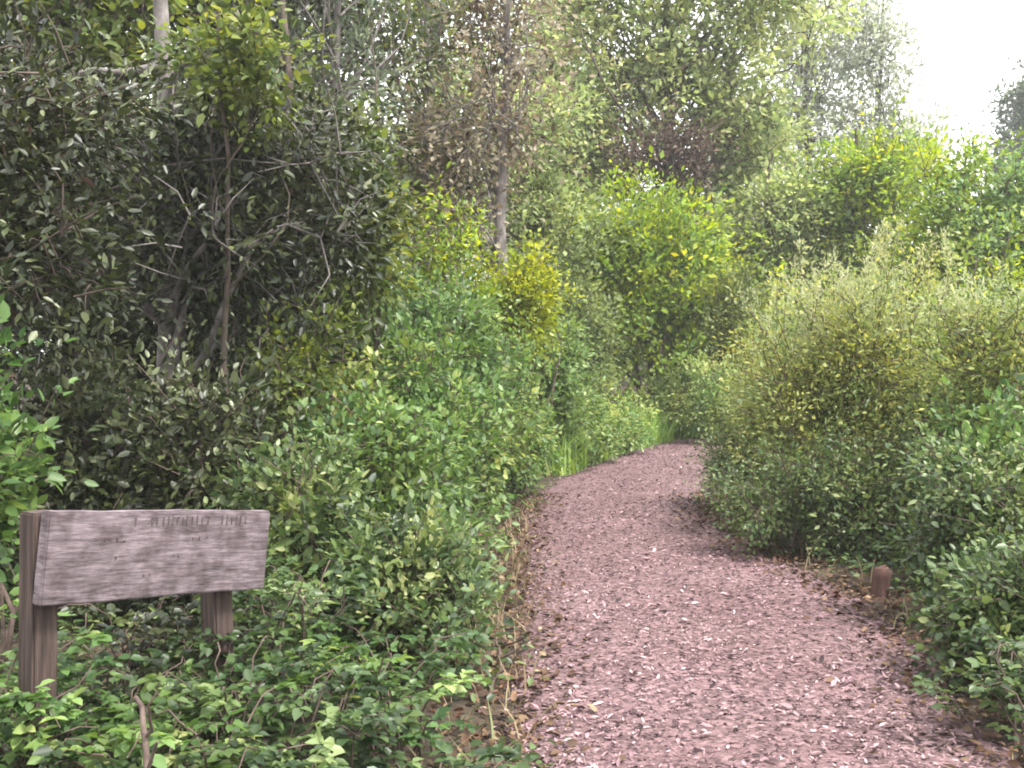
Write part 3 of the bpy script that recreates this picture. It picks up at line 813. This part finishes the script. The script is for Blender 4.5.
tree('bright green spreading tree right of centre, its top against the white sky', X(858, 27.0), 27.0, 7.3, .18,
     [(0, 0, 5.3, 2.3, 1.5, 1.6), (.5, 0, 6.2, 1.6, 1.2, 1.1), (-.2, 0, 3.5, 2.4, 1.4, 1.5)], 'yellow', 'bark', clumps=1000, per=22, twig=.6, ll=.14, lw=.07, vmean=.36)
tree('bright green leafy tree at the right, lower than its neighbour', X(960, 21.0), 21.0, 5.2, .15,
     [(0, 0, 4.3, 1.8, 1.3, 1.2), (-.3, 0, 2.8, 1.9, 1.3, 1.2)], 'yellow', 'bark', clumps=800, per=22, twig=.5, ll=.12, lw=.065, vmean=.28)
tree('green tree at the right edge behind the plumed shrubs', X(1050, 19.0), 19.0, 4.7, .15,
     [(0, 0, 3.8, 1.5, 1.3, 1.2), (-.2, 0, 2.4, 1.5, 1.2, 1.1)], 'fresh', 'bark', clumps=560, per=22, twig=.5, ll=.12, lw=.065, vmean=.5)
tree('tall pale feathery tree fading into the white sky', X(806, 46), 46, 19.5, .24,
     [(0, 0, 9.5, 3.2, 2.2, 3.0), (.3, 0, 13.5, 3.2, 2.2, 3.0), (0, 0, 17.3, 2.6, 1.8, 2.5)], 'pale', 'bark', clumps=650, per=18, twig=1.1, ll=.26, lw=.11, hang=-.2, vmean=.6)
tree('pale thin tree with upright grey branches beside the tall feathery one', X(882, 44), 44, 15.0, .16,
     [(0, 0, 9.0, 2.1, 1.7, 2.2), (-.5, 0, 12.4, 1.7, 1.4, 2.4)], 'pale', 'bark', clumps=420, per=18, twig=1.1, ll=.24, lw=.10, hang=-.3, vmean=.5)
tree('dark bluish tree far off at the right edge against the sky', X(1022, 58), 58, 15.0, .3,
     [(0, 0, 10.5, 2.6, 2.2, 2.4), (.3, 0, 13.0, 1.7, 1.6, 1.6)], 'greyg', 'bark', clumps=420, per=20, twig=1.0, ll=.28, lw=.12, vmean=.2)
tree('tall green tree behind the light green tree, filling the top centre', X(560, 33), 33, 14.5, .28,
     [(0, 0, 9.5, 2.2, 1.9, 2.6), (-.6, 0, 13.0, 2.6, 2.0, 2.0), (.2, 0, 6.0, 2.0, 1.6, 1.8)], 'light', 'bark', clumps=560, per=22, twig=.9, ll=.2, lw=.1, vmean=.65)
tree('low round light green tree behind the golden sprays, beside the pale slender trunk', X(530, 22.0), 22.0, 7.0, .15,
     [(0, 0, 4.4, 1.5, 1.2, 1.6), (-.6, 0, 6.2, 1.6, 1.2, 1.3)], 'light', 'bark', clumps=420, per=22, twig=.6, ll=.13, lw=.07, vmean=.42)
tree('light-leaved tree beyond the slender pale-barked tree', X(440, 24), 24, 11.0, .2,
     [(0, 0, 7.6, 2.0, 1.6, 1.8), (.2, 0, 10.0, 2.2, 1.6, 1.4), (-.5, 0, 4.6, 2.2, 1.6, 1.6)], 'light', 'palebark', clumps=430, per=20, twig=.8, ll=.17, lw=.085, vmean=.65)
tree('light-leaved tree seen through the gaps behind the bay tree', X(240, 24), 24, 11.0, .2,
     [(0, 0, 5.6, 3.2, 1.6, 2.2), (.2, 0, 9.4, 3.0, 1.6, 1.6)], 'light', 'palebark', clumps=430, per=20, twig=.8, ll=.17, lw=.085, vmean=.55)

# ------------------------------------------------------------------ masses nobody could count
def scatter_off_path(rng, n, x0, x1, y0, y1, lo, hi=1e9):
    x = x0 + (x1 - x0) * rng.random(n); y = y0 + (y1 - y0) * rng.random(n)
    d, hf = path_info(x, y)
    e = d - hf
    m = (e > lo) & (e < hi)
    return x[m], y[m], e[m]

# far wood: leaves and poles from 34 to 60 m
rng = np.random.default_rng(77)
lob = []
for k in range(70):
    x = -32 + 66 * (k + rng.random()) / 70
    y = 36 + 22 * rng.random()
    top = 9.5 if x < 3 else (7.6 - .02 * y)
    top = top * y / 40 * (.85 + .3 * rng.random()) if x < 3 else top * (.8 + .2 * rng.random())
    for q in range(4):
        z = 1.0 + (top - 2) * (q + .6) / 4
        lob.append((x + rng.normal(0, .8), y + rng.normal(0, .8), z, 2.0, 1.8, top / 6))
lob = np.array(lob)
lf, c, cd, tw, wh = foliage(rng, lob, 5200, 20, 1.0, .32, .17, vmean=.4)
tag(obj('far_woodland', leaves_mesh('far_woodland', shape='kite', **lf), M['light']), 'mass of far grey-green woodland closing the view behind all the trees', 'woodland', kind='stuff')

# low leafy ground cover on both banks
rng = np.random.default_rng(31)
x, y, e = scatter_off_path(rng, 10500, -7.5, 6.5, 2.2, 23, -.06)
keep = rng.random(len(x)) < np.clip(e / .5, .22, 1)
x, y = x[keep], y[keep]
per = 9
idx = np.repeat(np.arange(len(x)), per)
n = len(idx)
an = rng.random(n) * 6.283
hh = (.05 + .20 * rng.random(len(x)))[idx] * (.4 + .6 * rng.random(n))
p = np.stack([x[idx] + rng.normal(0, .07, n), y[idx] + rng.normal(0, .07, n), height(x, y)[idx] + hh], 1)
ax = np.stack([np.cos(an), np.sin(an), rng.normal(0, .3, n)], 1)
up = np.array([0, 0, 1.0]) + rng.normal(0, .35, (n, 3))
s = .6 + .7 * rng.random(n)
v = np.clip(.42 + np.repeat(rng.normal(0, .2, len(x)), per) + rng.normal(0, .12, n), 0, 1)
tag(obj('ground_cover', leaves_mesh('ground_cover', p, ax, up, .055 * s, .036 * s, v, droop=.1), M['mid']), 'low leafy green ground cover on both banks of the path', 'ground cover', kind='stuff')

# bright grass at the outside of the bend and around its verge
rng = np.random.default_rng(8)
x, y, e = scatter_off_path(rng, 26000, .2, 8, 15.0, 25.0, .0, 1.9)
m = (x < np.interp(y, PATH_Y, PATH_R, right=8) - .5)
x, y = x[m], y[m]
tag(obj('tall_grass', grass('tall_grass', x, y, .15, .85, M, width=.013, lean=.85, seed=4), M['grass']), 'bright green tall grass along the outside of the path bend', 'grass', kind='stuff')
x, y, e = scatter_off_path(rng, 16000, -1.6, 3.6, 2.5, 12, -.08, .38)
m = rng.random(len(x)) < np.where(x > 1, .16, .6)
x, y = x[m], y[m]
tag(obj('dry_grass', grass('dry_grass', x, y, .05, .24, M, width=.004, lean=.9, seed=5), M['drygrass']), 'dry straw-coloured grass along the edges of the near path', 'grass', kind='stuff')

# wood chips and fallen leaves on the path
def flat_bits(name, x, y, z, ll, lw, v, mat, tilt, seed):
    rng = np.random.default_rng(seed)
    n = len(x); an = rng.random(n) * 6.283
    ax = np.stack([np.cos(an), np.sin(an), rng.normal(0, tilt, n)], 1)
    up = np.array([0, 0, 1.0]) + rng.normal(0, tilt, (n, 3))
    return leaves_mesh(name, np.stack([x, y, z], 1), ax, up, ll, lw, v, fold=.35)
rng = np.random.default_rng(12)
n = 66000
u = rng.random(n); si = np.clip((np.searchsorted(CY, 3.4) + (np.searchsorted(CY, 22) - np.searchsorted(CY, 3.4)) * u ** 1.5).astype(int), 0, len(CX) - 1)
tq = rng.uniform(-1.06, 1.06, n)
x = CX[si] + NOR[si, 0] * CH[si] * tq + rng.normal(0, .05, n); y = CY[si] + NOR[si, 1] * CH[si] * tq + rng.normal(0, .06, n)
z = .012 + .018 * np.clip(1 - np.abs(tq) ** 4, 0, 1) + wob(x * 3.1, y * 2.7) * .008 + .006 * rng.random(n)
s = np.clip(np.exp(rng.normal(-.5, .5, n)), .2, 1.9)
patch = np.sin(x * 2.3 + np.sin(y * .9) * 1.7) * np.sin(y * 1.15 + x * .8) + .5 * np.sin(x * 5.1 - y * 2.7)
keep = rng.random(n) < .78 + .22 * patch
x, y, z, s, patch = x[keep], y[keep], z[keep], s[keep], patch[keep]
n = len(x)
tag(obj('wood_chips', flat_bits('wood_chips', x, y, z, 0.034 * s, .0115 * s * (.6 + .8 * rng.random(n)), np.clip(rng.normal(.44, .30, n) + patch * .09, 0, 1), M, .28, 13), M['chips']), 'mauve-brown wood chips strewn over the path', 'wood chips', kind='stuff')
n = 9000
x, y, e = scatter_off_path(rng, 42000, -2.2, 4.5, 2.6, 13, -.55, .75)
m = rng.random(len(x)) < np.exp(-((e - .04) / np.where(x > 1, .32, .26)) ** 2)
x, y = x[m], y[m]
s = .5 + .8 * rng.random(len(x))
tag(obj('leaf_litter', flat_bits('leaf_litter', x, y, np.maximum(height(x, y), .0) + .018 + .012 * rng.random(len(x)), .05 * s, .03 * s, np.clip(rng.normal(.4, .25, len(x)), 0, 1), M, .35, 14), M['litter']), 'brown fallen leaves along both edges of the path', 'leaf litter', kind='stuff')

# ------------------------------------------------------------------ damp summer air
def haze():
    m, t = nodes_of('haze_air')
    pv_ = t.nodes.new('ShaderNodeVolumePrincipled')
    pv_.inputs['Color'].default_value = (.95, .96, .97, 1)
    pv_.inputs['Density'].default_value = .0012
    pv_.inputs['Anisotropy'].default_value = .0
    out = t.nodes.new('ShaderNodeOutputMaterial')
    t.links.new(pv_.outputs[0], out.inputs['Volume'])
    a, b = np.array([-310, -130, -1.5]), np.array([330, 610, 24])
    V = np.array([[x, y, z] for x in (a[0], b[0]) for y in (a[1], b[1]) for z in (a[2], b[2])])
    Fq = np.array([[0, 1, 3, 2], [4, 6, 7, 5], [0, 4, 5, 1], [2, 3, 7, 6], [0, 2, 6, 4], [1, 5, 7, 3]])
    tag(obj('haze', make_mesh('haze', V, [Fq]), m), 'thin pale haze in the air along the trail', 'haze', kind='stuff')
haze()
